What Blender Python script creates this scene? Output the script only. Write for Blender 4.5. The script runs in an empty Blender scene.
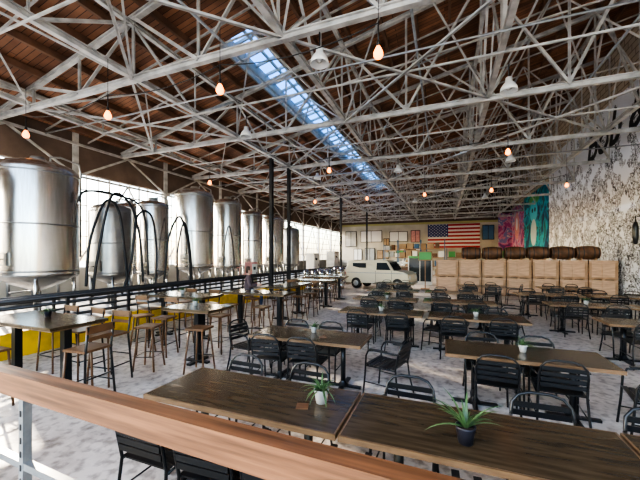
import bpy, math, random
from mathutils import Vector, Matrix
random.seed(7)
D = bpy.data
SC = bpy.context.scene
COL = SC.collection

# ------------------------------------------------------------------ materials
def nodes_mat(name):
    m = D.materials.new(name); m.use_nodes = True
    nt = m.node_tree
    b = nt.nodes["Principled BSDF"]
    return m, nt, b

def mat(name, col, rough=0.5, metal=0.0, var=0.0, scale=4.0, emit=None, es=0.0, bump=0.0, stretch=(1,1,1), col2=None):
    m, nt, b = nodes_mat(name)
    b.inputs["Roughness"].default_value = rough
    b.inputs["Metallic"].default_value = metal
    b.inputs["Base Color"].default_value = (*col, 1)
    if var > 0 or bump > 0 or col2:
        tc = nt.nodes.new("ShaderNodeTexCoord")
        mp = nt.nodes.new("ShaderNodeMapping"); mp.inputs["Scale"].default_value = stretch
        nz = nt.nodes.new("ShaderNodeTexNoise"); nz.inputs["Scale"].default_value = scale
        nz.inputs["Detail"].default_value = 5
        nt.links.new(tc.outputs["Object"], mp.inputs[0]); nt.links.new(mp.outputs[0], nz.inputs[0])
        rp = nt.nodes.new("ShaderNodeValToRGB")
        c2 = col2 if col2 else tuple(max(0, c*(1-var)) for c in col)
        c1 = col if col2 else tuple(min(1, c*(1+var*0.6)) for c in col)
        rp.color_ramp.elements[0].position = 0.35; rp.color_ramp.elements[0].color = (*c2, 1)
        rp.color_ramp.elements[1].position = 0.65; rp.color_ramp.elements[1].color = (*c1, 1)
        nt.links.new(nz.outputs[0], rp.inputs[0]); nt.links.new(rp.outputs[0], b.inputs["Base Color"])
        if bump > 0:
            bp = nt.nodes.new("ShaderNodeBump"); bp.inputs["Strength"].default_value = bump
            nt.links.new(nz.outputs[0], bp.inputs["Height"]); nt.links.new(bp.outputs[0], b.inputs["Normal"])
    if emit:
        b.inputs["Emission Color"].default_value = (*emit, 1)
        b.inputs["Emission Strength"].default_value = es
    return m

M = {}
M['steelw'] = mat("painted_steel", (0.50,0.485,0.46), 0.38, 0.1, 0.30, 3)
M['black'] = mat("black_metal", (0.018,0.019,0.021), 0.28, 0.3)
M['hose'] = mat("hose_rubber", (0.015,0.016,0.02), 0.5)
M['stain'] = mat("stainless", (0.60,0.59,0.57), 0.22, 0.97, 0.12, 3, stretch=(8,8,0.6))
M['stain2'] = mat("stainless_dull", (0.36,0.36,0.36), 0.34, 0.9, 0.2, 2)
M['yellow'] = mat("yellow_paint", (0.80,0.48,0.02), 0.5, 0, 0.3, 2.5)
M['trimy'] = mat("trim_olive", (0.40,0.38,0.16), 0.6)
M['deck'] = mat("deck_plate", (0.12,0.12,0.12), 0.6, 0.2, 0.3, 4)
M['pipe'] = mat("dark_pipe", (0.06,0.06,0.065), 0.4, 0.7)
M['top'] = mat("table_top_wood", (0.078,0.056,0.034), 0.19, 0, 0.35, 3, stretch=(1,9,1))
M['edge'] = mat("table_edge_wood", (0.16,0.095,0.05), 0.4, 0, 0.3, 5, stretch=(1,8,8))
M['rail'] = mat("rail_wood", (0.19,0.085,0.040), 0.42, 0, 0.50, 2.6, stretch=(0.6,14,14), bump=0.2)
M['galv'] = mat("galvanised", (0.35,0.37,0.39), 0.4, 0.7, 0.2, 8)
M['seatw'] = mat("seat_wood", (0.15,0.075,0.035), 0.4, 0, 0.3, 5, stretch=(1,8,1))
M['leaf'] = mat("leaf", (0.09,0.17,0.065), 0.45, 0, 0.5, 14)
M['pot'] = mat("pot_grey", (0.45,0.45,0.44), 0.6)
M['potb'] = mat("pot_black", (0.02,0.02,0.03), 0.4)
M['soil'] = mat("soil", (0.05,0.03,0.02), 0.9)
M['ply'] = mat("crate_ply", (0.54,0.35,0.23), 0.65, 0, 0.25, 2, stretch=(1,1,6))
M['plyd'] = mat("crate_batten", (0.36,0.22,0.13), 0.7, 0, 0.25, 3)
M['barrel'] = mat("barrel_oak", (0.15,0.075,0.04), 0.6, 0, 0.4, 4)
M['cream'] = mat("van_cream", (0.66,0.61,0.48), 0.35)
M['glassd'] = mat("dark_glass", (0.03,0.04,0.05), 0.08)
M['tyre'] = mat("tyre", (0.02,0.02,0.02), 0.8)
M['white'] = mat("white_enamel", (0.72,0.72,0.70), 0.4)
M['bulb'] = mat("bulb_warm", (1,0.45,0.12), 0.3, emit=(1,0.27,0.035), es=3.2)
M['wallg'] = mat("wall_grey", (0.36,0.35,0.32), 0.8, 0, 0.2, 1)
M['wallb'] = mat("wall_back_paint", (0.50,0.46,0.38), 0.8, 0, 0.2, 0.6)
M['walld'] = mat("wall_dark_boards", (0.13,0.09,0.07), 0.8, 0, 0.3, 1)
M['red'] = mat("flag_red", (0.45,0.03,0.04), 0.8)
M['fwhite'] = mat("flag_white", (0.72,0.70,0.68), 0.8)
M['blue'] = mat("flag_blue", (0.02,0.035,0.16), 0.8)
M['ink'] = mat("ink_black", (0.03,0.03,0.035), 0.8)
M['green'] = mat("green_sign", (0.10,0.40,0.12), 0.5)
M['pinks'] = mat("pink_sack", (0.62,0.30,0.28), 0.7, 0, 0.2, 5)
M['skin'] = mat("skin", (0.50,0.30,0.22), 0.5)
M['shirt'] = mat("shirt", (0.10,0.07,0.08), 0.8)
M['jeans'] = mat("jeans", (0.04,0.06,0.12), 0.8)
M['hair'] = mat("hair", (0.05,0.025,0.015), 0.6)
M['plat'] = mat("platform_concrete", (0.3,0.29,0.27), 0.8, 0, 0.2, 3)
M['ground'] = mat("outside_ground", (0.50,0.48,0.45), 0.9, 0, 0.2, 0.3)
M['card'] = mat("cardboard", (0.36,0.25,0.15), 0.8, 0, 0.2, 2)
M['bluebin'] = mat("blue_plastic", (0.04,0.12,0.24), 0.5)

def tint_glass():
    m = D.materials.new("skylight_glass"); m.use_nodes=True; nt=m.node_tree; nt.nodes.clear()
    o=nt.nodes.new("ShaderNodeOutputMaterial"); t=nt.nodes.new("ShaderNodeBsdfTransparent"); g=nt.nodes.new("ShaderNodeBsdfGlossy"); x=nt.nodes.new("ShaderNodeMixShader")
    t.inputs[0].default_value=(0.13,0.30,0.58,1); g.inputs[1].default_value=0.05; x.inputs[0].default_value=0.06
    nt.links.new(t.outputs[0],x.inputs[1]); nt.links.new(g.outputs[0],x.inputs[2]); nt.links.new(x.outputs[0],o.inputs[0])
    return m
M['sglass']=tint_glass()

def floor_mat():
    m, nt, b = nodes_mat("floor_concrete")
    tc = nt.nodes.new("ShaderNodeTexCoord")
    n1 = nt.nodes.new("ShaderNodeTexNoise"); n1.inputs["Scale"].default_value = 1.1; n1.inputs["Detail"].default_value = 9; n1.inputs["Roughness"].default_value = 0.72
    n2 = nt.nodes.new("ShaderNodeTexNoise"); n2.inputs["Scale"].default_value = 9; n2.inputs["Detail"].default_value = 6
    r1 = nt.nodes.new("ShaderNodeValToRGB")
    e = r1.color_ramp.elements
    e[0].position = 0.32; e[0].color = (0.24,0.195,0.165,1)
    e[1].position = 0.58; e[1].color = (0.76,0.705,0.66,1)
    x = r1.color_ramp.elements.new(0.43); x.color = (0.58,0.52,0.475,1)
    r2 = nt.nodes.new("ShaderNodeValToRGB")
    r2.color_ramp.elements[0].position = 0.36; r2.color_ramp.elements[0].color = (0.45,0.42,0.40,1)
    r2.color_ramp.elements[1].position = 0.52; r2.color_ramp.elements[1].color = (1,1,1,1)
    mx = nt.nodes.new("ShaderNodeMix"); mx.data_type = 'RGBA'; mx.blend_type = 'MULTIPLY'; mx.inputs[0].default_value = 0.85
    L = nt.links.new
    L(tc.outputs["Object"], n1.inputs[0]); L(tc.outputs["Object"], n2.inputs[0])
    L(n1.outputs[0], r1.inputs[0]); L(n2.outputs[0], r2.inputs[0])
    L(r1.outputs[0], mx.inputs[6]); L(r2.outputs[0], mx.inputs[7])
    L(mx.outputs[2], b.inputs["Base Color"])
    mr = nt.nodes.new("ShaderNodeMapRange"); mr.inputs[3].default_value = 0.18; mr.inputs[4].default_value = 0.5
    L(n2.outputs[0], mr.inputs[0]); L(mr.outputs[0], b.inputs["Roughness"])
    return m
M['floor'] = floor_mat()

def roof_mat():
    m, nt, b = nodes_mat("roof_planks")
    tc = nt.nodes.new("ShaderNodeTexCoord")
    br = nt.nodes.new("ShaderNodeTexBrick")
    br.inputs["Scale"].default_value = 1.0
    br.inputs["Brick Width"].default_value = 3.2; br.inputs["Row Height"].default_value = 0.16
    br.inputs["Mortar Size"].default_value = 0.008
    br.inputs["Color1"].default_value = (0.42,0.205,0.115,1); br.inputs["Color2"].default_value = (0.21,0.10,0.058,1)
    br.inputs["Mortar"].default_value = (0.04,0.025,0.02,1)
    nz = nt.nodes.new("ShaderNodeTexNoise"); nz.inputs["Scale"].default_value = 1.3; nz.inputs["Detail"].default_value = 5
    rp = nt.nodes.new("ShaderNodeValToRGB")
    rp.color_ramp.elements[0].position = 0.3; rp.color_ramp.elements[0].color = (0.5,0.5,0.5,1)
    rp.color_ramp.elements[1].position = 0.7; rp.color_ramp.elements[1].color = (1.2,1.15,1.1,1)
    mx = nt.nodes.new("ShaderNodeMix"); mx.data_type = 'RGBA'; mx.blend_type = 'MULTIPLY'; mx.inputs[0].default_value = 1
    L = nt.links.new
    L(tc.outputs["Object"], br.inputs[0]); L(tc.outputs["Object"], nz.inputs[0]); L(nz.outputs[0], rp.inputs[0])
    L(br.outputs[0], mx.inputs[6]); L(rp.outputs[0], mx.inputs[7]); L(mx.outputs[2], b.inputs["Base Color"])
    b.inputs["Roughness"].default_value = 0.7
    return m
M['roof'] = roof_mat()
M['joist'] = mat("roof_joist", (0.19,0.10,0.06), 0.7, 0, 0.3, 2)

def block_mat():
    m, nt, b = nodes_mat("wall_blocks")
    tc = nt.nodes.new("ShaderNodeTexCoord")
    sx = nt.nodes.new("ShaderNodeSeparateXYZ"); cx = nt.nodes.new("ShaderNodeCombineXYZ")
    br = nt.nodes.new("ShaderNodeTexBrick"); br.inputs["Scale"].default_value = 1
    br.inputs["Brick Width"].default_value = 0.6; br.inputs["Row Height"].default_value = 0.3; br.inputs["Mortar Size"].default_value = 0.025
    br.inputs["Color1"].default_value = (0.58,0.49,0.38,1); br.inputs["Color2"].default_value = (0.45,0.38,0.29,1); br.inputs["Mortar"].default_value = (0.24,0.19,0.15,1)
    L = nt.links.new
    L(tc.outputs["Object"], sx.inputs[0]); L(sx.outputs[1], cx.inputs[0]); L(sx.outputs[2], cx.inputs[1]); L(cx.outputs[0], br.inputs[0])
    L(br.outputs[0], b.inputs["Base Color"]); b.inputs["Roughness"].default_value = 0.85
    return m
M['block'] = block_mat()

def mural_mat():
    # black marker doodles on white: thin iso-contours of smooth noise fields
    m, nt, b = nodes_mat("doodle_mural")
    L = nt.links.new
    def math_(op,a=None,bb=None,c=None):
        n=nt.nodes.new("ShaderNodeMath"); n.operation=op
        for i,v in enumerate((a,bb,c)):
            if v is None: continue
            if isinstance(v,(int,float)): n.inputs[i].default_value=v
            else: L(v,n.inputs[i])
        return n.outputs[0]
    tc = nt.nodes.new("ShaderNodeTexCoord")
    lines=None
    for sc,det,lv,w,dist in ((2.2,1.5,0.50,0.018,1.0),(4.0,1.0,0.47,0.035,1.6),(4.0,1.0,0.60,0.03,1.6)):
        nz=nt.nodes.new("ShaderNodeTexNoise"); nz.inputs["Scale"].default_value=sc; nz.inputs["Detail"].default_value=det; nz.inputs["Distortion"].default_value=dist
        L(tc.outputs["Object"],nz.inputs[0])
        d=math_('ABSOLUTE',math_('SUBTRACT',nz.outputs[0],lv)); g=math_('LESS_THAN',d,w)
        lines = g if lines is None else math_('MAXIMUM',lines,g)
    n2 = nt.nodes.new("ShaderNodeTexNoise"); n2.inputs["Scale"].default_value = 1.4; n2.inputs["Detail"].default_value = 3
    L(tc.outputs["Object"], n2.inputs[0])
    sp = nt.nodes.new("ShaderNodeSeparateXYZ"); L(tc.outputs["Object"], sp.inputs[0])
    mr = nt.nodes.new("ShaderNodeMapRange"); mr.inputs[1].default_value=0.3; mr.inputs[2].default_value=3.6; mr.inputs[3].default_value=0.42; mr.inputs[4].default_value=0.60
    L(sp.outputs[2], mr.inputs[0])
    g2 = math_('GREATER_THAN',n2.outputs[0],mr.outputs[0])
    m2 = math_('MULTIPLY',lines,g2)
    fin = nt.nodes.new("ShaderNodeMix"); fin.data_type = 'RGBA'
    fin.inputs[6].default_value = (0.76,0.79,0.84,1); fin.inputs[7].default_value = (0.07,0.07,0.08,1)
    L(m2, fin.inputs[0]); L(fin.outputs[2], b.inputs["Base Color"]); b.inputs["Roughness"].default_value = 0.7
    return m
M['mural'] = mural_mat()

def blotch(name, cols, scale):
    m, nt, b = nodes_mat(name); L = nt.links.new
    tc = nt.nodes.new("ShaderNodeTexCoord"); nz = nt.nodes.new("ShaderNodeTexNoise"); nz.inputs["Scale"].default_value = scale
    nz.inputs["Detail"].default_value = 2; nz.inputs["Distortion"].default_value = 1.5
    rp = nt.nodes.new("ShaderNodeValToRGB"); rp.color_ramp.interpolation = 'CONSTANT'
    els = rp.color_ramp.elements
    els[0].color = (*cols[0],1); els[1].position = 0.62; els[1].color = (*cols[-1],1)
    n = len(cols)
    for i, c in enumerate(cols[1:-1]):
        e = els.new(0.40 + 0.22*(i)/(max(1, n-2))); e.color = (*c,1)
    L(tc.outputs["Object"], nz.inputs[0]); L(nz.outputs[0], rp.inputs[0]); L(rp.outputs[0], b.inputs["Base Color"]); b.inputs["Roughness"].default_value = 0.7
    return m
M['teal'] = blotch("teal_mural_paint", [(0.01,0.04,0.09),(0.01,0.17,0.28),(0.02,0.32,0.40),(0.02,0.10,0.12),(0.04,0.40,0.48)], 0.5)
M['pinkm'] = blotch("pink_mural_paint", [(0.15,0.05,0.2),(0.42,0.08,0.24),(0.55,0.24,0.34),(0.2,0.2,0.42),(0.55,0.45,0.46)], 0.8)

# ------------------------------------------------------------------ mesh builder
class MB:
    def __init__(s): s.v=[]; s.f=[]; s.m=[]; s.s=[]; s.mats=[]
    def mi(s, k):
        if k not in s.mats: s.mats.append(k)
        return s.mats.index(k)
    def add(s, vs, fs, k, sm=False):
        o = len(s.v); i = s.mi(k)
        s.v += [tuple(v) for v in vs]
        for f in fs:
            s.f.append(tuple(o+a for a in f)); s.m.append(i); s.s.append(sm)
    def box(s, c, d, k, R=None):
        c = Vector(c); hx,hy,hz = d[0]/2,d[1]/2,d[2]/2
        vs=[]
        for x in (-hx,hx):
            for y in (-hy,hy):
                for z in (-hz,hz):
                    p = Vector((x,y,z))
                    if R: p = R @ p
                    vs.append(c+p)
        s.add(vs, [(0,1,3,2),(4,6,7,5),(0,4,5,1),(2,3,7,6),(0,2,6,4),(1,5,7,3)], k)
    def frame(s,a,b):
        a=Vector(a); b=Vector(b); d=(b-a); L=d.length; d.normalize()
        up = Vector((0,0,1)) if abs(d.z)<0.98 else Vector((0,1,0))
        x = d.cross(up).normalized(); z = x.cross(d).normalized()
        return (a+b)/2,L,x,z,Matrix((x,d,z)).transposed()
    def beam(s, a, b, w, h, k):
        c,L,x,z,R=s.frame(a,b); s.box(c,(w,L,h),k,R)
    def ibeam(s, a, b, w, h, k, t=0.025):
        c,L,x,z,R=s.frame(a,b)
        s.box(c,(t,L,h-2*t),k,R); s.box(c+z*(h/2-t/2),(w,L,t),k,R); s.box(c-z*(h/2-t/2),(w,L,t),k,R)
    def angle(s, a, b, w, k, t=0.018):
        c,L,x,z,R=s.frame(a,b)
        s.box(c,(w,L,t),k,R); s.box(c+z*(w/2-t/2),(t,L,w),k,R)
    def tube(s, pts, r, k, n=8, closed=False, caps=True):
        pts=[Vector(p) for p in pts]; N=len(pts)
        rs = r if isinstance(r,(list,tuple)) else [r]*N
        t0=(pts[1]-pts[0]).normalized()
        up = Vector((0,0,1)) if abs(t0.z)<0.9 else Vector((1,0,0))
        x=t0.cross(up).normalized(); vs=[]
        for i,p in enumerate(pts):
            if closed: t=(pts[(i+1)%N]-pts[i-1]).normalized()
            else: t=(pts[min(i+1,N-1)]-pts[max(i-1,0)]).normalized()
            x=(x-t*x.dot(t)).normalized(); y=t.cross(x)
            for j in range(n):
                a=2*math.pi*j/n
                vs.append(p+(x*math.cos(a)+y*math.sin(a))*rs[i])
        fs=[]
        for i in range(N if closed else N-1):
            i2=(i+1)%N
            for j in range(n):
                j2=(j+1)%n
                fs.append((i*n+j,i*n+j2,i2*n+j2,i2*n+j))
        if caps and not closed:
            fs.append(tuple(range(n))[::-1]); fs.append(tuple((N-1)*n+j for j in range(n)))
        s.add(vs,fs,k,True)
    def cyl(s,a,b,r,k,n=12,r2=None):
        s.tube([a,b],[r,r if r2 is None else r2],k,n)
    def lathe(s, prof, k, n=24, c=(0,0,0), axis='z'):
        vs=[]; c=Vector(c)
        for r,z in prof:
            for j in range(n):
                a=2*math.pi*j/n
                p=Vector((r*math.cos(a),r*math.sin(a),z))
                if axis=='x': p=Vector((z,p.x,p.y))
                if axis=='y': p=Vector((p.x,z,p.y))
                vs.append(c+p)
        fs=[]
        for i in range(len(prof)-1):
            for j in range(n):
                j2=(j+1)%n
                fs.append((i*n+j,i*n+j2,(i+1)*n+j2,(i+1)*n+j))
        s.add(vs,fs,k,True)
    def mesh(s,name):
        me=D.meshes.new(name); me.from_pydata(s.v,[],s.f)
        for k in s.mats: me.materials.append(M[k])
        me.polygons.foreach_set("material_index",s.m)
        me.polygons.foreach_set("use_smooth",s.s)
        me.update(); 
        return me
    def obj(s,name,loc=(0,0,0),rz=0):
        return place(name,s.mesh(name),loc,rz)
def place(name,me,loc=(0,0,0),rz=0,sc=None):
    o=D.objects.new(name,me); COL.objects.link(o); o.location=loc; o.rotation_euler=(0,0,rz)
    if sc: o.scale=sc
    return o
def simple_box(name,lo,hi,k):
    c=[(a+b)/2 for a,b in zip(lo,hi)]; d=[b-a for a,b in zip(lo,hi)]
    b=MB(); b.box((0,0,0),d,k); return b.obj(name,c)

# ------------------------------------------------------------------ room shell
XL,XR,YN,YF = -14.0,7.5,-5.0,44.0
def RZ(x): return 7.0+0.23*(x+14.0)
simple_box("floor",(XL-0.3,YN,-0.2),(XR+0.3,YF+0.3,0),'floor')
simple_box("outside_ground",(-150,-120,-0.4),(150,160,-0.22),'ground')

def sloped(x0,x1,y0,y1,t,k):
    b=MB()
    z0,z1=RZ(x0),RZ(x1)
    vs=[(x0,y0,z0),(x1,y0,z1),(x1,y1,z1),(x0,y1,z0),(x0,y0,z0+t),(x1,y0,z1+t),(x1,y1,z1+t),(x0,y1,z0+t)]
    b.add(vs,[(0,3,2,1),(4,5,6,7),(0,1,5,4),(1,2,6,5),(2,3,7,6),(3,0,4,7)],k)
    return b
b=MB()
SX0,SX1,SY0,SY1=-6.6,-5.4,8.3,33.0
for (x0,x1,y0,y1) in ((XL-0.3,SX0,YN,YF+0.3),(SX1,XR+0.3,YN,YF+0.3),(SX0,SX1,YN,SY0),(SX0,SX1,SY1,YF+0.3)):
    q=sloped(x0,x1,y0,y1,0.2,'roof'); b.add(q.v,q.f,'roof')
b.obj("ceiling")
b=MB()
x=XL+0.5
while x<XR:
    if not (SX0-0.15<x<SX1+0.15):
        b.box((x,(YN+YF)/2,RZ(x)-0.11),(0.09,YF-YN,0.2),'joist')
    x+=1.05
b.obj("roof_joists")
b=MB()
for x in (SX0,SX1): b.box((x,(SY0+SY1)/2,RZ(x)+0.15),(0.08,SY1-SY0,0.6),'wallg')
y=SY0
while y<=SY1+0.01:
    b.beam((SX0,y,RZ(SX0)+0.35),(SX1,y,RZ(SX1)+0.35),0.06,0.10,'wallg'); y+=0.65
b.beam(((SX0+SX1)/2,SY0,RZ(-5.97)+0.36),((SX0+SX1)/2,SY1,RZ(-5.97)+0.36),0.07,0.08,'wallg')
b.add([(SX0,SY0,RZ(SX0)+0.41),(SX1,SY0,RZ(SX1)+0.41),(SX1,SY1,RZ(SX1)+0.41),(SX0,SY1,RZ(SX0)+0.41)],[(0,1,2,3)],'sglass')
b.obj("window_skylight")

b=MB(); b.box((0,0,0),(0.3,YF-YN,12.6),'block'); b.obj("wall_right",(XR+0.15,(YF+YN)/2,6.3))
b=MB()
b.box((0,0,3.2),(XR-XL,0.3,6.4),'wallb'); b.box((0,0,9.3),(XR-XL,0.3,5.8),'walld')
b.obj("wall_back",((XL+XR)/2,YF+0.15,0))
simple_box("wall_left",(XL-0.3,YN,0),(XL,YF,1.5),'wallg')
simple_box("wall_left_header",(XL-0.3,YN,5.44),(XL,YF,7.05),'walld')
wb=MB()
for i in range(10):
    yy=-2.25+i*0.5
    wb.box((0,yy,3.47),(0.05,0.035 if i%3 else 0.08,3.94),'steelw')
for z in (1.52,2.17,2.83,3.47,4.12,4.78,5.4): wb.box((0,0,z),(0.06,4.5,0.045),'steelw')
wb.box((0.05,-2.25,3.5),(0.22,0.22,7.0),'steelw')
wb.angle((0.22,-2.25,5.2),(0.22,0.0,6.5),0.08,'steelw'); wb.angle((0.22,2.25,5.2),(0.22,0.0,6.5),0.08,'steelw')
wb.angle((0.22,-2.25,5.2),(0.22,2.25,5.2),0.10,'steelw'); wb.angle((0.22,-2.25,6.5),(0.22,2.25,6.5),0.10,'steelw')
wb.angle((0.2,-2.25,1.6),(0.2,0,5.2),0.07,'steelw'); wb.angle((0.2,2.25,1.6),(0.2,0,5.2),0.07,'steelw')
wm=wb.mesh("window_frame")
y=YN+2.25;i=1
while y<YF:
    place("window_%d"%i,wm,(XL-0.1,y,0)); y+=4.5;i+=1
simple_box("platform",(-7.6,-3.5,0),(4,1.25,0.25),'plat')

# ------------------------------------------------------------------ trusses
ZB=6.6
GX=[-12.0,-7.6,-3.2,1.2,5.6]
GY=[-3+4.5*i for i in range(11)]
b=MB()
b.ibeam((XL,0,ZB),(XR-0.05,0,ZB),0.13,0.15,'steelw')
b.ibeam((XL,0,RZ(XL)-0.3),(XR-0.05,0,RZ(XR)-0.3),0.13,0.14,'steelw')
n=10; st=(XR-0.08-XL)/n
for i in range(n+1):
    x=XL+st*i
    if i>0: b.angle((x,0.0,ZB),(x,0,RZ(x)-0.3),0.07,'steelw')
    if i<n:
        x2=x+st
        if i%2==0: b.angle((x,0.03,ZB),(x2,0.03,RZ(x2)-0.3),0.08,'steelw')
        else: b.angle((x,-0.03,RZ(x)-0.3),(x2,-0.03,ZB),0.08,'steelw')
        if i>4:
            zm=(ZB+RZ(x)-0.3)/2; zm2=(ZB+RZ(x2)-0.3)/2
            b.angle((x,0,zm),(x2,0,zm2),0.05,'steelw')
lm=b.mesh("roof_truss")
for y in GY: place("roof_truss",lm,(0,y,0))
for gx in GX:
    b=MB(); zt=RZ(gx)-0.42; YE=YF-0.25
    b.ibeam((0,YN,ZB+0.1),(0,YE,ZB+0.1),0.13,0.15,'steelw')
    b.ibeam((0,YN,zt),(0,YE,zt),0.12,0.12,'steelw')
    for j in range(len(GY)-1):
        y0,y1=GY[j],GY[j+1]; ym=(y0+y1)/2
        b.angle((0,y0,zt),(0,ym,ZB),0.075,'steelw'); b.angle((0,ym,ZB),(0,y1,zt),0.075,'steelw')
        b.angle((0,ym,ZB),(0,ym,zt),0.05,'steelw')
        if zt-ZB>2:
            zm=(zt+ZB)/2
            b.angle((0,y0+ (ym-y0)/2,zm),(0,y0,ZB),0.045,'steelw'); b.angle((0,ym+(ym-y0)/2,zm),(0,y1,ZB),0.045,'steelw')
    b.obj("longitudinal_truss",(gx,0,0))
b=MB()
for i in range(len(GX)-1):
    for j in range(1,len(GY)-1):
        x0,x1,y0,y1=GX[i],GX[i+1],GY[j],GY[j+1]
        if (i+j)%2==0:
            b.angle((x0,y0,ZB),(x1,y1,ZB),0.065,'steelw'); b.angle((x0,y1,ZB-0.05),(x1,y0,ZB-0.05),0.065,'steelw')
        xm,ym=(x0+x1)/2,(y0+y1)/2
        zt=RZ(xm)-0.25
        for (px,py) in ((x0,y0),(x1,y0),(x0,y1),(x1,y1)):
            b.angle((px,py,ZB),(xm,ym,zt),0.05,'steelw')
for j in range(1,len(GY)-1):
    ym=(GY[j]+GY[j+1])/2
    b.angle((GX[0],ym,ZB),(GX[-1],ym,ZB),0.05,'steelw')
for j in range(0,len(GY)-1):
    for f in (0.33,0.67):
        ym=GY[j]+(GY[j+1]-GY[j])*f
        b.angle((XL,ym,RZ(XL)-0.26),(XR-0.1,ym,RZ(XR-0.1)-0.26),0.06,'steelw')
b.obj("roof_bracing")
b=MB()
for (x,z) in ((-4.6,6.75),(-0.6,6.75),(3.6,6.75)):
    b.cyl((x,YN,z),(x,YF-0.3,z),0.03,'galv',8)
for yy in (7.2,16.5): b.cyl((-13.5,yy,6.45),(7.2,yy,6.45),0.025,'galv',8)
b.obj("ceiling_conduit")
cb=MB(); cb.ibeam((0,0,0.02),(0,0,6.58),0.15,0.16,'pipe'); cb.box((0,0,0.02),(0.32,0.32,0.04),'pipe')
cm=cb.mesh("steel_column")
for y in (13.2,15,24,33): place("steel_column",cm,(-7.6,y,0))

# ------------------------------------------------------------------ brewery deck
b=MB()
b.box((-10.9,19.3,0.24),(6.0,48.4,0.48),'deck'); 
b.box((-7.88,19.3,0.25),(0.05,48.4,0.5),'yellow')
b.obj("brewery_deck")
b=MB()
for z,x,r in ((0.66,-8.0,0.035),(0.80,-8.1,0.03),(0.95,-8.05,0.035),(1.10,-8.0,0.045),(1.12,-8.3,0.04),(1.0,-8.45,0.03)):
    b.cyl((x,-4.5,z),(x,43,z),r,'pipe',8)
y=-4.3
while y<43:
    b.box((-8.0,y,0.82),(0.06,0.06,0.62),'pipe'); b.box((-8.25,y,1.04),(0.55,0.05,0.05),'pipe'); b.box((-8.5,y,0.8),(0.05,0.05,0.58),'pipe'); y+=1.5
b.obj("pipe_rack")

def tank(x,y,dia,z0,z1,k='stain'):
    r=dia/2; b=MB(); base=0.51
    b.lathe([(0.04,z0),(0.06,z0),(r*0.55,z0+r*0.2),(r*0.97,z0+r*0.42),(r,z0+r*0.48),(r,z0+r*0.52),(r,z1-r*0.36),(r*0.985,z1-r*0.30),(r*0.85,z1-r*0.16),(r*0.5,z1-r*0.04),(0.001,z1)],k,48)
    for z in (z0+r*0.6,(z0+z1)/2,z1-r*0.45):
        b.lathe([(r,z-0.02),(r+0.010,z-0.012),(r+0.010,z+0.012),(r,z+0.02)],'stain2',40)
    for a in (45,135,225,315):
        a=math.radians(a); px,py=r*0.86*math.cos(a),r*0.86*math.sin(a)
        b.cyl((px,py,base),(px,py,z0+r*0.7),0.045,k,8); b.lathe([(0.001,base),(0.08,base),(0.08,base+0.02),(0.001,base+0.02)],'stain2',10,(px,py,0))
    mz=z0+r*0.95
    b.box((r+0.01,0,mz),(0.06,0.36,0.30),'stain2'); b.box((r+0.05,0,mz),(0.03,0.30,0.24),k)
    b.tube([(r+0.1,-0.14,mz),(r+0.1,0.14,mz)],0.012,'pipe',6); b.cyl((r,0,mz),(r+0.1,0,mz),0.02,'pipe',6)
    b.cyl((0,0,z0+0.05),(0,0,z0-0.25),0.04,'stain2',8); b.tube([(0,0,z0-0.25),(0.1,0,z0-0.3),(r*1.05,0,z0-0.3)],0.03,'stain2',8)
    b.lathe([(0.001,z1+0.10),(0.14,z1+0.10),(0.16,z1+0.06),(0.16,z1-0.08)],'stain2',16)
    pts=[(r*0.3,0,z1-0.05),(r*0.3,0,z1+0.16),(r*0.55,0,z1+0.2),(r*1.03,0,z1+0.1),(r*1.07,0,z1-0.15),(r*1.07,0,z0+r)]
    b.tube([Matrix.Rotation(math.radians(150),3,'Z')@Vector(p) for p in pts],0.025,'stain2',8)
    b.obj("fermentation_tank",(x,y,0),math.radians(-75))
TX=-9.6
tank(TX,4.95,1.70,1.12,4.4)
tank(TX,6.85,1.15,1.15,3.6,'stain2')
tank(TX,8.4,1.02,1.15,3.95)
tank(TX,10.4,1.5,1.2,4.75)
tank(TX,12.55,1.3,1.2,4.7)
tank(TX,14.6,1.15,1.2,4.4)
tank(TX,16.8,1.3,1.2,4.4)
tank(TX,19.2,1.2,1.2,3.9,'stain2')
tank(-12.2,6.2,1.4,1.2,3.9,'stain2'); tank(-12.2,9.5,1.4,1.2,4.2); tank(-12.2,13,1.4,1.2,4.2,'stain2'); tank(-12.2,18,1.4,1.2,4.2)
tank(TX,2.6,1.62,1.25,4.4)
def hose(pts,r=0.035):
    P=[Vector(p) for p in pts]; out=[]
    for i in range(len(P)-1):
        p0=P[max(i-1,0)];p1=P[i];p2=P[i+1];p3=P[min(i+2,len(P)-1)]
        for t in range(8):
            u=t/8; out.append(0.5*((2*p1)+(-p0+p2)*u+(2*p0-5*p1+4*p2-p3)*u*u+(-p0+3*p1-3*p2+p3)*u**3))
    out.append(P[-1]); b=MB(); b.tube(out,r,'hose',8); b.obj("hose")
X=-8.78
hose([(X,5.6,1.2),(X,5.7,2.4),(X,6.1,3.5),(X,6.5,3.3),(X,6.7,2.0),(X,6.8,0.9)])
hose([(X-0.05,5.8,0.9),(X,5.9,2.0),(X,6.3,3.7),(X,6.9,3.5),(X,7.2,2.5),(X,7.3,1.2)])
hose([(X,6.6,0.9),(X,6.9,1.8),(X,7.1,3.2),(X,7.6,3.3),(X,7.8,2.2),(X+0.05,7.7,0.9)])
hose([(X,5.4,3.4),(X,5.6,3.7),(X,6.4,3.75),(X,7.3,3.4),(X,7.5,1.4)],0.03)
hose([(X,8.1,1.0),(X,8.3,2.6),(X,8.8,3.4),(X,9.2,2.4),(X,9.3,0.9)])
hose([(X,9.4,0.9),(X,9.3,2.2),(X,9.0,3.2),(X,8.7,2.2),(X,8.7,0.9)],0.03)
hose([(X,11.2,1.0),(X,11.3,2.6),(X,11.6,3.3),(X,11.9,2.2),(X,11.9,0.9)],0.03)

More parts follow.
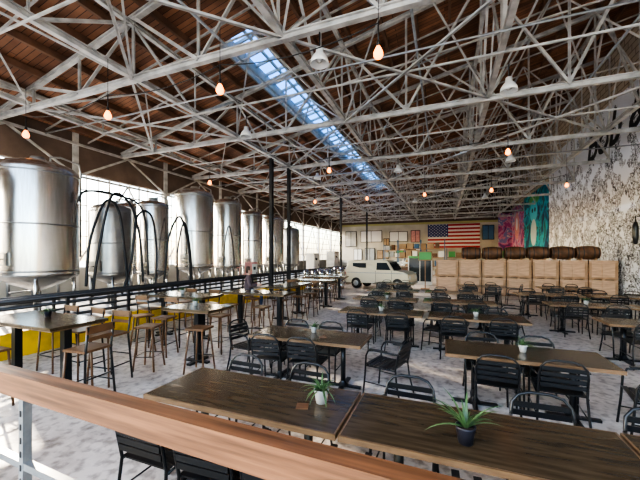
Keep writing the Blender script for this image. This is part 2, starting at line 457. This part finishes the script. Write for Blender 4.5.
def cabinet(x,y,w,d,h,k):
    b=MB(); b.box((0,0,h/2),(w,d,h),k); b.box((w/2+0.01,0,h*0.55),(0.02,d*0.85,h*0.75),'white'); b.box((w/2+0.03,d*0.3,h*0.5),(0.03,0.03,0.2),'black')
    b.box((w/2+0.03,-d*0.1,h*0.75),(0.02,d*0.35,0.15),'glassd')
    b.obj("control_cabinet",(x,y,0.5))
cabinet(-8.95,21.5,0.6,1.0,1.7,'white'); cabinet(-8.95,13.55,0.4,0.5,1.2,'pinks'); cabinet(-8.95,26,0.7,1.3,1.9,'stain2')
def kegs(x,y,n,base=0.0):
    b=MB()
    for i in range(n):
        for j in range(2):
            b.lathe([(0.001,0.0),(0.17,0.0),(0.2,0.04),(0.2,0.2),(0.21,0.22),(0.2,0.24),(0.2,0.42),(0.21,0.44),(0.2,0.46),(0.19,0.6),(0.16,0.6),(0.15,0.54),(0.001,0.54)],'stain',16,(i*0.45,0,j*0.6))
    b.obj("keg_stack",(x,y,base))
kegs(-7.2,16.5,4); kegs(-7.2,18.5,4); kegs(-7.3,22,3)
def sacks(x,y):
    b=MB(); b.box((0,0,0.07),(1.1,1.1,0.14),'plyd')
    for k in range(5):
        for i in range(2):
            for j in range(2):
                c=(-0.27+0.54*i,-0.27+0.54*j,0.22+0.17*k)
                b.lathe([(0.001,-0.08),(0.2,-0.075),(0.27,0),(0.2,0.075),(0.001,0.08)],'pinks' if (k+i)%2 else 'fwhite',10,c)
    b.obj("grain_sack_pallet",(x,y,0))
sacks(-6.7,23.4); sacks(-6.6,26)
def rack(x,y,w,h,cols):
    b=MB(); nl=int(h/0.85)
    for sx in (-w/2,0,w/2):
        for sy in (-0.45,0.45): b.box((sx,sy,h/2),(0.07,0.07,h),'bluebin')
    for l in range(nl):
        z=0.15+l*0.85; b.box((0,0,z),(w,0.95,0.06),'plyd')
        xx=-w/2+0.35
        while xx<w/2-0.3:
            ww=random.uniform(0.4,0.7); hh=random.uniform(0.35,0.65)
            b.box((xx+ww/2-0.2,0,z+0.03+hh/2),(ww-0.05,0.75,hh),random.choice(cols)); xx+=ww+0.06
    b.obj("storage_rack",(x,y,0))
rack(-2.2,33,4.4,3.6,['card','white','card','bluebin','barrel']); rack(3.0,36,5.6,2.8,['card','card','ply','white','green']); rack(-4.5,40,5,3.4,['card','white','stain2','barrel'])

# ------------------------------------------------------------------ railing (very slightly skewed to the hall)
b=MB()
b.box((-2.2,0,1.235),(8.6,0.09,0.13),'rail')
for x in (-5.85,-4.1,-2.33,-0.6,1.15):
    b.box((x,0,0.71),(0.045,0.045,0.92),'galv'); 
    b.box((x,0,0.256),(0.12,0.12,0.012),'galv')
    b.box((x,0.03,1.16),(0.06,0.02,0.10),'galv')
    for z in [0.35+0.08*k for k in range(10)]:
        b.box((x,-0.024,z),(0.014,0.004,0.035),'black')
b.beam((-6.3,0,0.76),(1.9,0,0.76),0.04,0.04,'galv')
b.beam((-6.3,0,0.42),(1.9,0,0.42),0.04,0.04,'galv')
b.obj("wooden_railing",(0,1.055,0.0),-0.036)

# ------------------------------------------------------------------ furniture
def table_mesh(L=1.83,W=0.76,H=0.75):
    b=MB()
    b.box((0,0,H-0.012),(L-0.03,W-0.03,0.024),'top')
    b.box((0,W/2-0.01,H-0.022),(L,0.02,0.042),'edge'); b.box((0,-W/2+0.01,H-0.022),(L,0.02,0.042),'edge')
    b.box((L/2-0.01,0,H-0.022),(0.02,W-0.04,0.042),'edge'); b.box((-L/2+0.01,0,H-0.022),(0.02,W-0.04,0.042),'edge')
    b.box((0,0,H-0.05),(L-0.5,0.08,0.04),'black')
    for x in (-L*0.30,L*0.30):
        b.cyl((x,0,0.03),(x,0,H-0.05),0.038,'black',12)
        b.box((x,0,H-0.04),(0.3,0.4,0.012),'black')
        b.beam((x,-W*0.42,0.02),(x,W*0.42,0.02),0.06,0.03,'black'); b.beam((x-0.28,0,0.02),(x+0.28,0,0.02),0.06,0.03,'black')
        b.lathe([(0.09,0.03),(0.05,0.07),(0.038,0.1)],'black',12,(x,0,0))
    return b.mesh("dining_table")
TM=table_mesh()
def chair_mesh():
    b=MB(); r=0.013
    path=[(-0.25,-0.30,0),(-0.235,-0.24,0.25),(-0.225,-0.22,0.45),(-0.225,-0.26,0.66),(-0.21,-0.29,0.76),(-0.16,-0.305,0.82),(-0.08,-0.312,0.845),(0.08,-0.312,0.845),(0.16,-0.305,0.82),(0.21,-0.29,0.76),(0.225,-0.26,0.66),(0.225,-0.22,0.45),(0.235,-0.24,0.25),(0.25,-0.30,0)]
    b.tube(path,r,'black',8)
    for sx in (-1,1):
        b.tube([(sx*0.255,0.26,0),(sx*0.25,0.23,0.3),(sx*0.255,0.21,0.58),(sx*0.262,0.17,0.655),(sx*0.265,0.08,0.67),(sx*0.262,-0.12,0.665),(sx*0.228,-0.255,0.655)],r,'black',8)
        b.tube([(sx*0.235,-0.22,0.43),(sx*0.235,0.21,0.43)],0.011,'black',6)
        b.tube([(sx*0.243,-0.25,0.2),(sx*0.252,0.235,0.2)],0.008,'black',6)
        b.box((sx*0.265,0.02,0.682),(0.045,0.26,0.014),'black')
    for i in range(7):
        y=-0.19+i*0.066
        b.box((0,y,0.45-0.012*math.sin(math.pi*i/6)),(0.46,0.05,0.012),'black')
    for i,z in enumerate((0.55,0.615,0.68,0.745)):
        y=-0.225-(z-0.45)*0.2
        b.box((0,y-0.006,z),(0.42 if i<3 else 0.40,0.012,0.045),'black')
    b.tube([(-0.235,0.21,0.43),(0.235,0.21,0.43)],0.011,'black',6)
    return b.mesh("dining_chair")
CM=chair_mesh()
def chair(x,y,deg): place("dining_chair",CM,(x,y,0),math.radians(deg))
def table(x,y): place("dining_table",TM,(x,y,0))
J=lambda s: random.uniform(-s,s)
def set_table(x,y,near=(-0.42,0.42),far=(-0.42,0.42),tuck=0.0):
    table(x,y)
    for n in near: chair(x+n+J(0.03),y-0.28+J(0.04)-tuck,J(6))
    for n in far: chair(x+n+J(0.03),y+0.28+J(0.04)+tuck,180+J(6))
table(-1.63,2.5); table(0.22,2.5); table(2.07,2.5)
for x in (-2.1,-1.53,-0.98): chair(x,1.97,J(3))
for x in (-0.2,0.45,1.0): chair(x,1.97,J(3))
for x in (-2.15,-1.35,-0.32,0.75,1.5): chair(x,2.86,180+J(4))
set_table(-2.0,4.7,(-0.5,0.1),(-0.5,0.15)); chair(-0.78,4.7,75); chair(-3.2,4.8,-100)
set_table(0.92,4.8,(-0.3,0.35),(-0.4,0.3)); chair(2.15,4.6,80)
set_table(3.6,4.9)
for (x,y) in ((-1.35,7.3),(0.6,7.35),(3.75,7.8),(5.75,7.9),
              (-1.6,9.6),(0.4,9.6),(3.4,10.2),(5.4,10.3),
              (-1.8,12.0),(0.2,12.1),(3.2,12.6),(5.2,12.7),
              (-2.2,14.9),(1.4,15.0),(4.4,15.2)):
    set_table(x+J(0.06),y+J(0.06),tuck=0.06)
    if random.random()<0.4: chair(x+1.2,y,90+J(20))

def bar_table_mesh(L,W,H=1.05):
    b=MB()
    b.box((0,0,H-0.02),(L,W,0.04),'top'); b.box((0,0,H-0.05),(L-0.06,W-0.06,0.03),'edge')
    xs=(-L*0.32,L*0.32) if L>1.3 else (0,)
    for x in xs:
        b.box((x,0,H/2),(0.10,0.10,H-0.1),'black')
        b.box((x,0,0.02),(0.5,0.08,0.04),'black'); b.box((x,0,0.02),(0.08,0.5,0.04),'black')
        b.box((x,0,H-0.075),(0.35,0.35,0.02),'black')
    return b.mesh("bar_table")
BT1=bar_table_mesh(1.9,0.78); BT2=bar_table_mesh(1.1,0.72)
def barchair_mesh():
    b=MB(); H=0.74
    for sx in (-1,1):
        b.tube([(sx*0.22,0.2,0),(sx*0.17,0.17,H)],0.016,'seatw',6)
        b.tube([(sx*0.22,-0.22,0),(sx*0.18,-0.18,H),(sx*0.18,-0.23,1.08)],0.016,'black',6)
        b.tube([(sx*0.21,-0.21,0.28),(sx*0.21,0.19,0.28)],0.01,'black',6)
    b.tube([(-0.21,0.19,0.28),(0.21,0.19,0.28)],0.01,'black',6); b.tube([(-0.2,-0.2,0.4),(0.2,-0.2,0.4)],0.01,'black',6)
    b.box((0,0,H+0.015),(0.40,0.38,0.03),'seatw')
    b.box((0,-0.225,1.04),(0.40,0.02,0.10),'seatw'); b.box((0,-0.21,0.92),(0.36,0.015,0.05),'seatw')
    return b.mesh("bar_chair")
BC=barchair_mesh()
def stool_mesh():
    b=MB(); H=0.74
    for a in (45,135,225,315):
        a=math.radians(a); c,s=math.cos(a),math.sin(a)
        b.tube([(0.26*c,0.26*s,0),(0.17*c,0.17*s,H)],0.016,'seatw',6)
    b.tube([(0.235*math.cos(math.radians(45+90*i)),0.235*math.sin(math.radians(45+90*i)),0.25) for i in range(4)],0.01,'black',6,closed=True)
    b.box((0,0,H+0.015),(0.34,0.34,0.035),'seatw')
    return b.mesh("bar_stool")
SM=stool_mesh()
place("bar_table",BT1,(-5.75,3.0,0))
for x,y,a in ((-5.0,3.55,185),(-5.7,3.6,175),(-6.4,3.6,180),(-4.5,2.9,95),(-5.6,2.3,0)): place("bar_chair",BC,(x,y,0),math.radians(a))
place("bar_table",BT2,(-4.35,4.8,0))
for x,y,a in ((-4.9,4.2,20),(-3.95,4.4,10),(-4.4,5.5,180),(-5.3,4.9,-80),(-5.9,4.9,70)): place("bar_stool",SM,(x,y,0),math.radians(a))
place("bar_table",BT1,(-6.1,6.2,0))
for x,y,a in ((-6.6,6.8,180),(-5.8,6.8,180),(-6.5,5.6,0),(-5.6,5.6,0)): place("bar_chair",BC,(x,y,0),math.radians(a))
for yy in (7.4,9.6,11.9,14.2):
    place("bar_table",BT1,(-4.6-0.08*(yy-7),yy,0),math.radians(90) if yy in (9.6,) else 0)
    for dx,dy,a in ((-0.6,0.62,180),(0.3,0.62,180),(-0.5,-0.62,0),(0.45,-0.62,0)):
        if yy==9.6: dx,dy,a=dy,dx,(90 if dy>0 else -90)
        place("bar_stool" if yy!=11.9 else "bar_chair",SM if yy!=11.9 else BC,(-4.6-0.08*(yy-7)+dx,yy+dy,0),math.radians(a))

# ------------------------------------------------------------------ plants
def plant(x,y,z,sc,pot,style):
    b=MB()
    b.lathe([(0.001,0),(0.04,0),(0.055,0.09),(0.058,0.10),(0.05,0.10),(0.047,0.085),(0.001,0.085)],pot,20)
    b.lathe([(0.048,0.088),(0.001,0.09)],'soil',12)
    n=24 if style=='aloe' else 34
    for i in range(n):
        a=random.uniform(0,2*math.pi); el=random.uniform(0.25,1.35); L=random.uniform(0.14,0.26) if style=='aloe' else random.uniform(0.08,0.2)
        w0=0.010 if style=='aloe' else 0.007
        d=Vector((math.cos(a),math.sin(a),0))
        side=Vector((-math.sin(a),math.cos(a),0)); vs=[]; K=6
        p=Vector((0,0,0.09))+d*0.012; e=el
        for k in range(K+1):
            w=w0*(1-(k/K)**1.8)+0.0008
            vs += [p-side*w+Vector((0,0,0.3*w)),p-Vector((0,0,0.25*w)),p+side*w+Vector((0,0,0.3*w))]
            p=p+(d*math.cos(e)+Vector((0,0,math.sin(e))))*(L/K); e-=0.16 if style=='aloe' else 0.25
        fs=[]
        for k in range(K):
            o=k*3; fs+=[(o,o+1,o+4,o+3),(o+1,o+2,o+5,o+4)]
        b.add(vs,fs,'leaf',True)
    o=b.obj("potted_plant",(x,y,z)); o.scale=(sc,sc,sc)
plant(-0.98,2.55,0.751,1.15,'pot','x')
plant(0.13,2.35,0.751,1.15,'potb','aloe')
plant(-2.0,4.85,0.751,0.9,'pot','x'); plant(0.95,4.85,0.751,0.9,'pot','x')
plant(-5.75,3.1,1.051,0.9,'potb','x'); plant(-4.45,4.85,1.051,0.9,'pot','x')
plant(-1.35,7.3,0.751,1,'pot','x'); plant(0.6,7.35,0.751,1,'pot','x'); plant(3.75,7.8,0.751,1,'pot','x'); plant(-6.1,6.2,1.051,1,'pot','x')
plant(3.4,10.2,0.751,1,'pot','x'); plant(-1.6,9.6,0.751,1,'pot','x')
b=MB(); b.box((0,0,0.004),(0.1,0.1,0.008),'seatw'); cmesh=b.mesh("coaster")
place("coaster",cmesh,(-1.1,2.42,0.751),0.3); place("coaster",cmesh,(-1.75,4.6,0.751),0.5)

# ------------------------------------------------------------------ crates and barrels
def crate_mesh():
    b=MB(); w,d,h=1.06,1.0,0.9
    b.box((0,0,0.05+h/2-0.02),(w-0.04,d-0.04,h-0.08),'ply')
    for sx in (-1,0,1):
        b.box((sx*(w/2-0.05),-d/2+0.01,h/2),(0.09,0.03,h-0.01),'plyd' if sx else 'ply'); 
    for z in (0.08,h-0.05): b.box((0,-d/2-0.005,z),(w,0.02,0.09),'plyd' if z<0.5 else 'ply')
    for sx in (-0.42,0,0.42): b.box((sx,0,0.025),(0.1,d,0.05),'plyd')
    for sy in (-1,1): b.box((w/2-0.01,sy*(d/2-0.05),h/2),(0.03,0.09,h-0.01),'plyd')
    return b.mesh("wooden_crate")
KM=crate_mesh()
for i in range(7):
    for j in range(2):
        place("wooden_crate",KM,(0.1+i*1.1,18.7+J(0.05),j*0.9),0)
def barrel_mesh():
    b=MB()
    prof=[(0.001,-0.42),(0.24,-0.42),(0.24,-0.45),(0.27,-0.45)]+[(0.27+0.06*math.cos(math.pi*t/0.9),t) for t in (-0.4,-0.25,-0.1,0.0,0.1,0.25,0.4)]+[(0.27,0.45),(0.24,0.45),(0.24,0.42),(0.001,0.42)]
    b.lathe(prof,'barrel',20,(0,0,0),'x')
    for t in (-0.38,-0.2,0.2,0.38):
        rr=0.275+0.06*math.cos(math.pi*t/0.9)
        b.lathe([(rr,t-0.02),(rr+0.006,t),(rr,t+0.02)],'pipe',20,(0,0,0),'x')
    for s in (-0.28,0.28): b.box((s,0,-0.3),(0.06,0.5,0.1),'plyd')
    return b.mesh("wine_barrel")
BM=barrel_mesh()
for i in range(6): place("wine_barrel",BM,(1.3+i*1.0,18.8,1.8+0.35))

# ------------------------------------------------------------------ van
b=MB()
prof=[(-2.0,0.35),(-2.0,1.2),(-1.93,1.6),(-1.75,1.72),(0.55,1.74),(0.75,1.66),(1.1,1.15),(1.75,1.05),(1.95,0.92),(2.0,0.7),(2.0,0.38)]
W=0.82
vs=[]; N=len(prof)
for s in (-1,1):
    for (px,pz) in prof:
        wv=W-(0.10 if pz>1.3 else 0.0)
        vs.append((px,s*wv,pz))
fs=[tuple(range(N)),tuple(range(2*N-1,N-1,-1))]
for i in range(N):
    j=(i+1)%N; fs.append((i,i+N,j+N,j))
b.add(vs,fs,'cream')
for s in (-1,1):
    b.add([(0.05,s*(W-0.0),1.17),(0.95,s*(W+0.01),1.17),(0.68,s*(W-0.07),1.6),(0.05,s*(W-0.07),1.6)],[(0,1,2,3) if s<0 else (3,2,1,0)],'glassd')
    b.box((-1.1,s*(W-0.07),1.42),(0.9,0.05,0.3),'glassd')
    b.box((0,s*(W+0.005),0.98),(3.9,0.02,0.04),'galv'); b.box((0.0,s*(W+0.008),0.75),(0.015,0.01,0.75),'black'); b.box((1.0,s*(W+0.008),0.75),(0.015,0.01,0.75),'black')
    for x in (-1.3,1.35):
        b.lathe([(0.001,-0.1),(0.2,-0.1),(0.32,-0.09),(0.34,-0.05),(0.34,0.05),(0.32,0.09),(0.2,0.1),(0.001,0.1)],'tyre',20,(x,s*(W-0.06),0.34),'y')
        b.lathe([(0.001,s*0.11),(0.17,s*0.105),(0.19,s*0.09)],'galv',16,(x,s*(W-0.06),0.34),'y')
b.add([(0.78,-0.65,1.63),(0.78,0.65,1.63),(1.11,0.7,1.17),(1.11,-0.7,1.17)],[(0,3,2,1)],'glassd')
b.box((2.02,0,0.42),(0.08,1.6,0.12),'galv'); b.box((-2.02,0,0.42),(0.08,1.6,0.12),'galv')
for s in (-0.55,0.55): b.lathe([(0.001,0.04),(0.1,0.03),(0.11,0)],'white',14,(2.0,s,0.75),'x')
b.obj("vintage_van",(-3.7,19.9,0),math.radians(-12))

# ------------------------------------------------------------------ back wall things
b=MB()
w,h=6.1,3.0
for i in range(13): b.box((0,0,h/2-(i+0.5)*h/13),(w,0.03,h/13),'red' if i%2==0 else 'fwhite')
b.box((-w/2+w*0.2,-0.02,h/2-h*7/26),(w*0.4,0.02,h*7/13),'blue')
for r in range(9):
    for c in range(6 if r%2==0 else 5):
        b.box((-w/2+w*0.4*((c+0.5)/6 if r%2==0 else (c+1)/6),-0.035,h/2-h*7/13*(r+0.5)/9),(0.12,0.01,0.10),'fwhite')
b.obj("american_flag",(1.0,YF-0.08,4.55))
simple_box("trim_beam",(XL,YF-0.15,6.15),(XR,YF-0.02,6.4),'trimy')
for i,(x,z,w_,h_,k) in enumerate(((-9.5,4.7,3.0,1.6,'fwhite'),(-5.8,4.6,2.4,1.4,'white'),(-3.6,4.6,1.2,1.6,'pinks'),(-12.4,4.4,1.6,2.2,'wallg'),(4.95,4.9,1.3,1.8,'bluebin'),(-7.9,2.2,1.6,1.2,'card'),(-5.6,2.4,1.0,1.4,'green'),(-11.4,2.2,1.2,1.6,'white'),(-9.7,2.2,1.4,1.8,'stain2'),(-7.4,3.9,0.8,1.0,'card'))):
    b=MB(); b.box((0,0,0),(w_,0.08,h_),'black'); b.box((0,-0.05,0),(w_-0.15,0.04,h_-0.15),k); b.box((0,-0.075,0),(0.06,0.02,h_-0.15),'black'); b.obj("wall_sign",(x,YF-0.07,z))
b=MB(); b.box((0,0,0),(1.6,0.8,2.0),'white'); b.box((0,-0.41,0.05),(1.45,0.02,1.6),'glassd'); b.box((0,-0.42,0.05),(0.05,0.03,1.7),'white'); b.box((0,-0.42,0.92),(1.5,0.03,0.14),'green'); b.obj("drinks_fridge",(-1.6,23.5,1.0))
b=MB(); b.box((0,0,0.5),(4.5,0.7,1.0),'seatw'); b.box((0,0,1.03),(4.7,0.85,0.06),'top')
for i in range(6): b.cyl((-1.5+i*0.5,0,1.06),(-1.5+i*0.5,0,1.4),0.02,'stain',8)
b.box((0,0,1.42),(3.2,0.1,0.1),'stain'); b.obj("bar_counter",(-4.4,28,0))
b=MB(); b.box((0,0,2.0),(0.8,0.06,0.55),'plyd'); b.box((0,-0.035,2.0),(0.7,0.02,0.45),'green'); b.box((0,0.02,0.95),(0.06,0.06,1.9),'plyd'); b.box((0,0,0.02),(0.5,0.5,0.04),'plyd'); b.obj("menu_sign",(-1.1,20.3,0))

# ------------------------------------------------------------------ murals on the right wall
b=MB(); b.box((0,0,0),(0.04,30,9.35),'mural'); mo=b.obj("doodle_mural",(XR-0.05,14.2,4.675))
b=MB(); b.box((0,0,0),(0.06,8.0,5.2),'teal')
def disc(b,x,y,z,ry,rz_,k,n=20):
    vs=[(x,y+ry*math.cos(2*math.pi*i/n),z+rz_*math.sin(2*math.pi*i/n)) for i in range(n)]
    b.add(vs,[tuple(range(n))],k)
M['tealp']=mat("mural_teal_light",(0.10,0.50,0.58),0.7); M['mpale']=mat("mural_pale",(0.45,0.55,0.55),0.7)
disc(b,-0.04,0.3,0.9,1.3,1.0,'tealp'); disc(b,-0.045,0.3,-1.0,1.0,1.2,'mpale'); disc(b,-0.05,0.7,1.0,0.25,0.2,'ink'); disc(b,-0.05,-0.2,1.0,0.25,0.2,'ink'); disc(b,-0.035,0.3,1.9,1.8,0.5,'green')
b.obj("teal_mural",(XR-0.06,33.3,5.1))
b=MB(); b.box((0,0,0),(0.06,6.2,5.0),'pinkm'); disc(b,-0.04,0,0.3,1.2,1.5,'pinks'); disc(b,-0.05,0,0.5,0.5,0.7,'fwhite'); b.box((-0.75,2.9,-0.15),(1.4,0.06,4.6),'pinkm'); b.obj("pink_mural",(XR-0.06,40.7,5.0))
tcu=D.curves.new("lettering","FONT"); tcu.body="Bob & Ray"; tcu.size=2.3; tcu.extrude=0.01; tcu.shear=0.35; tcu.offset=0.03
to=D.objects.new("lettering_tmp",tcu); COL.objects.link(to)
dg=bpy.context.evaluated_depsgraph_get(); me=D.meshes.new_from_object(to.evaluated_get(dg)); D.objects.remove(to)
me.materials.clear(); me.materials.append(M['ink'])
lo=D.objects.new("lettering",me); COL.objects.link(lo); lo.parent=mo
lo.matrix_local=Matrix(((0,0,-1,-0.03),(-1,0,0,8.0),(0,1,0,2.45),(0,0,0,1))) @ Matrix.Rotation(math.radians(3),4,'Z')
b=MB(); b.cyl((0,0,0),(-0.35,0,0.1),0.02,'black',8); b.cyl((-0.35,0,0.1),(-0.35,0,-0.15),0.02,'black',8)
b.lathe([(0.001,-0.12),(0.06,-0.15),(0.10,-0.35),(0.10,-0.75),(0.07,-1.0),(0.001,-1.05)],'black',14,(-0.35,0,0)); b.box((-0.01,0,0),(0.02,0.2,0.3),'black'); b.obj("wall_lantern",(XR-0.09,16.4,3.5))

# ------------------------------------------------------------------ lights hanging
def string_row(y,xs,z=5.2):
    b=MB(); pts=[]
    for i in range(len(xs)-1):
        x0,x1=xs[i],xs[i+1]
        for t in range(8):
            u=t/8; pts.append((x0+(x1-x0)*u,0,z+0.45-0.35*4*u*(1-u)*0.5))
    pts.append((xs[-1],0,z+0.45)); b.tube(pts,0.01,'black',5)
    for x in xs:
        b.cyl((x,0,z+0.45),(x,0,6.45),0.006,'black',5)
        b.cyl((x,0,z+0.1),(x,0,z+0.45),0.012,'black',6); b.lathe([(0.001,0.16),(0.03,0.16),(0.032,0.08),(0.03,0.08)],'black',10,(x,0,z))
        b.lathe([(0.03,0.08),(0.05,0.04),(0.075,-0.02),(0.075,-0.06),(0.05,-0.10),(0.001,-0.12)],'bulb',14,(x,0,z))
    b.obj("string_light",(0,y,0))
string_row(5.0,[-10.2,-7.1,-4.0,-0.97])
string_row(17.4,[-7.1,-4.0,-0.97,2.1,5.1]); string_row(11.2,[-9.5,-4.0,1.8])
dl=MB()
dl.cyl((0,0,0.15),(0,0,0.53),0.012,'black',6); dl.lathe([(0.001,0.2),(0.07,0.2),(0.08,0.1),(0.12,0.06),(0.17,-0.02),(0.19,-0.12),(0.18,-0.12),(0.1,0.02),(0.001,0.06)],'white',20); dl.lathe([(0.001,-0.09),(0.06,-0.06),(0.07,0.0),(0.04,0.04)],'white',12)
dm=dl.mesh("dome_pendant_lamp")
for x,y in ((-2.35,6.0),(1.4,8.6),(-6.0,8.8),(-2,15),(2.5,15),(-6,15),(-2,24),(2.5,24)): place("dome_pendant_lamp",dm,(x,y,5.98))

# ------------------------------------------------------------------ seated person
def skin_obj(name,verts,edges,rad,k,parent,sub=2):
    me=D.meshes.new(name); me.from_pydata(verts,edges,[]); o=D.objects.new(name,me); COL.objects.link(o)
    me.materials.append(M[k]); 
    md=o.modifiers.new("skin","SKIN")
    if not me.skin_vertices:
        bm=__import__('bmesh').new(); bm.from_mesh(me); bm.verts.layers.skin.verify(); bm.to_mesh(me); bm.free()
    for i,r in enumerate(rad): me.skin_vertices[0].data[i].radius=(r,r)
    me.skin_vertices[0].data[0].use_root=True
    sb=o.modifiers.new("s","SUBSURF"); sb.levels=sub; sb.render_levels=sub
    o.parent=parent; return o
pe=D.objects.new("seated_person",None); COL.objects.link(pe)
V=[(0,0,0.86),(0,-0.02,1.05),(0,-0.01,1.25),(0,0,1.36),(0,0.01,1.43),
   (-0.17,0,1.32),(-0.25,0.06,1.08),(-0.18,0.28,1.09),(0.17,0,1.32),(0.25,0.06,1.08),(0.18,0.28,1.09)]
E=[(0,1),(1,2),(2,3),(3,4),(2,5),(5,6),(6,7),(2,8),(8,9),(9,10)]
skin_obj("torso_shirt",V,E,[0.15,0.13,0.15,0.07,0.055,0.07,0.05,0.038,0.07,0.05,0.038],'shirt',pe)
V=[(0,0,0.90),(-0.1,0.02,0.87),(-0.13,0.42,0.83),(-0.13,0.38,0.38),(0.1,0.02,0.87),(0.13,0.42,0.83),(0.13,0.38,0.38)]
skin_obj("jeans_legs",V,[(0,1),(1,2),(2,3),(0,4),(4,5),(5,6)],[0.13,0.10,0.07,0.045,0.10,0.07,0.045],'jeans',pe)
for s in (-1,1):
    skin_obj("shoe",[(s*0.13,0.36,0.33),(s*0.13,0.5,0.31)],[(0,1)],[0.045,0.04],'hair',pe)
    hv=[(s*0.18,0.27,1.09),(s*0.18,0.35,1.095)]; he=[(0,1)]; hr=[0.03,0.035]
    for f in range(4):
        i=len(hv); hv+= [(s*0.18+(f-1.5)*0.02,0.39,1.10),(s*0.18+(f-1.5)*0.022,0.43-abs(f-1.5)*0.01,1.09)]; he+=[(1,i),(i,i+1)]; hr+=[0.009,0.008]
    i=len(hv); hv+=[(s*0.145,0.32,1.095),(s*0.125,0.36,1.095)]; he+=[(1,i),(i,i+1)]; hr+=[0.011,0.009]
    skin_obj("hand",hv,he,hr,'skin',pe,1)
b=MB(); b.lathe([(0.001,-0.11),(0.04,-0.105),(0.062,-0.06),(0.074,0.0),(0.075,0.05),(0.055,0.1),(0.001,0.12)],'skin',18,(0,0.02,1.55))
b.cyl((0,0.01,1.38),(0,0.015,1.48),0.05,'skin',12)
b.lathe([(0.085,0.0),(0.088,0.05),(0.065,0.115),(0.001,0.135)],'hair',18,(0,0.0,1.55)); b.lathe([(0.001,-0.08),(0.06,-0.06),(0.075,0.0),(0.06,0.06)],'hair',14,(0,-0.02,1.54))
b.add([(-0.012,0.092,1.53),(0.012,0.092,1.53),(0,0.115,1.535),(0,0.092,1.57)],[(0,2,3),(2,1,3),(0,1,2)],'skin')
for s in (-1,1):
    b.lathe([(0.001,-0.01),(0.01,0),(0.001,0.01)],'ink',8,(s*0.028,0.09,1.56)); b.lathe([(0.001,-0.03),(0.012,0),(0.001,0.03)],'skin',8,(s*0.079,0.02,1.545))
b.box((0,0.092,1.495),(0.04,0.006,0.008),'pinks')
h=b.obj("head"); h.parent=pe
pe.location=(-5.75,8.55,0); pe.rotation_euler=(0,0,math.radians(-60))
place("bar_stool",SM,(-5.75,8.55,0),math.radians(-60))

# ------------------------------------------------------------------ lighting
w=D.worlds.new("World"); SC.world=w; w.use_nodes=True; nt=w.node_tree
bg=nt.nodes["Background"]; sky=nt.nodes.new("ShaderNodeTexSky"); sky.sky_type='NISHITA'; sky.sun_disc=False
sky.sun_elevation=math.radians(28); sky.sun_rotation=math.radians(-100); sky.air_density=1.2; sky.dust_density=2.0
nt.links.new(sky.outputs[0],bg.inputs[0]); bg.inputs[1].default_value=0.95
sl=D.lights.new("sun","SUN"); sl.energy=7; sl.angle=math.radians(1.0); sl.color=(1,0.84,0.64)
so=D.objects.new("sun",sl); COL.objects.link(so)
dirv=Vector((1.0,-0.35,-0.36)); so.rotation_euler=dirv.to_track_quat('-Z','Y').to_euler()
SC.view_settings.view_transform='AgX'
SC.view_settings.look='AgX - High Contrast'
SC.view_settings.exposure=0.95

# ------------------------------------------------------------------ camera
cd=D.cameras.new("camera"); cd.lens=18; cd.sensor_width=36; cd.shift_y=0.025; cd.clip_end=500; cd.clip_start=0.05
co=D.objects.new("camera",cd); COL.objects.link(co); co.location=(0,0,2.0); co.rotation_euler=(math.radians(90),0,math.radians(21.3))
SC.camera=co
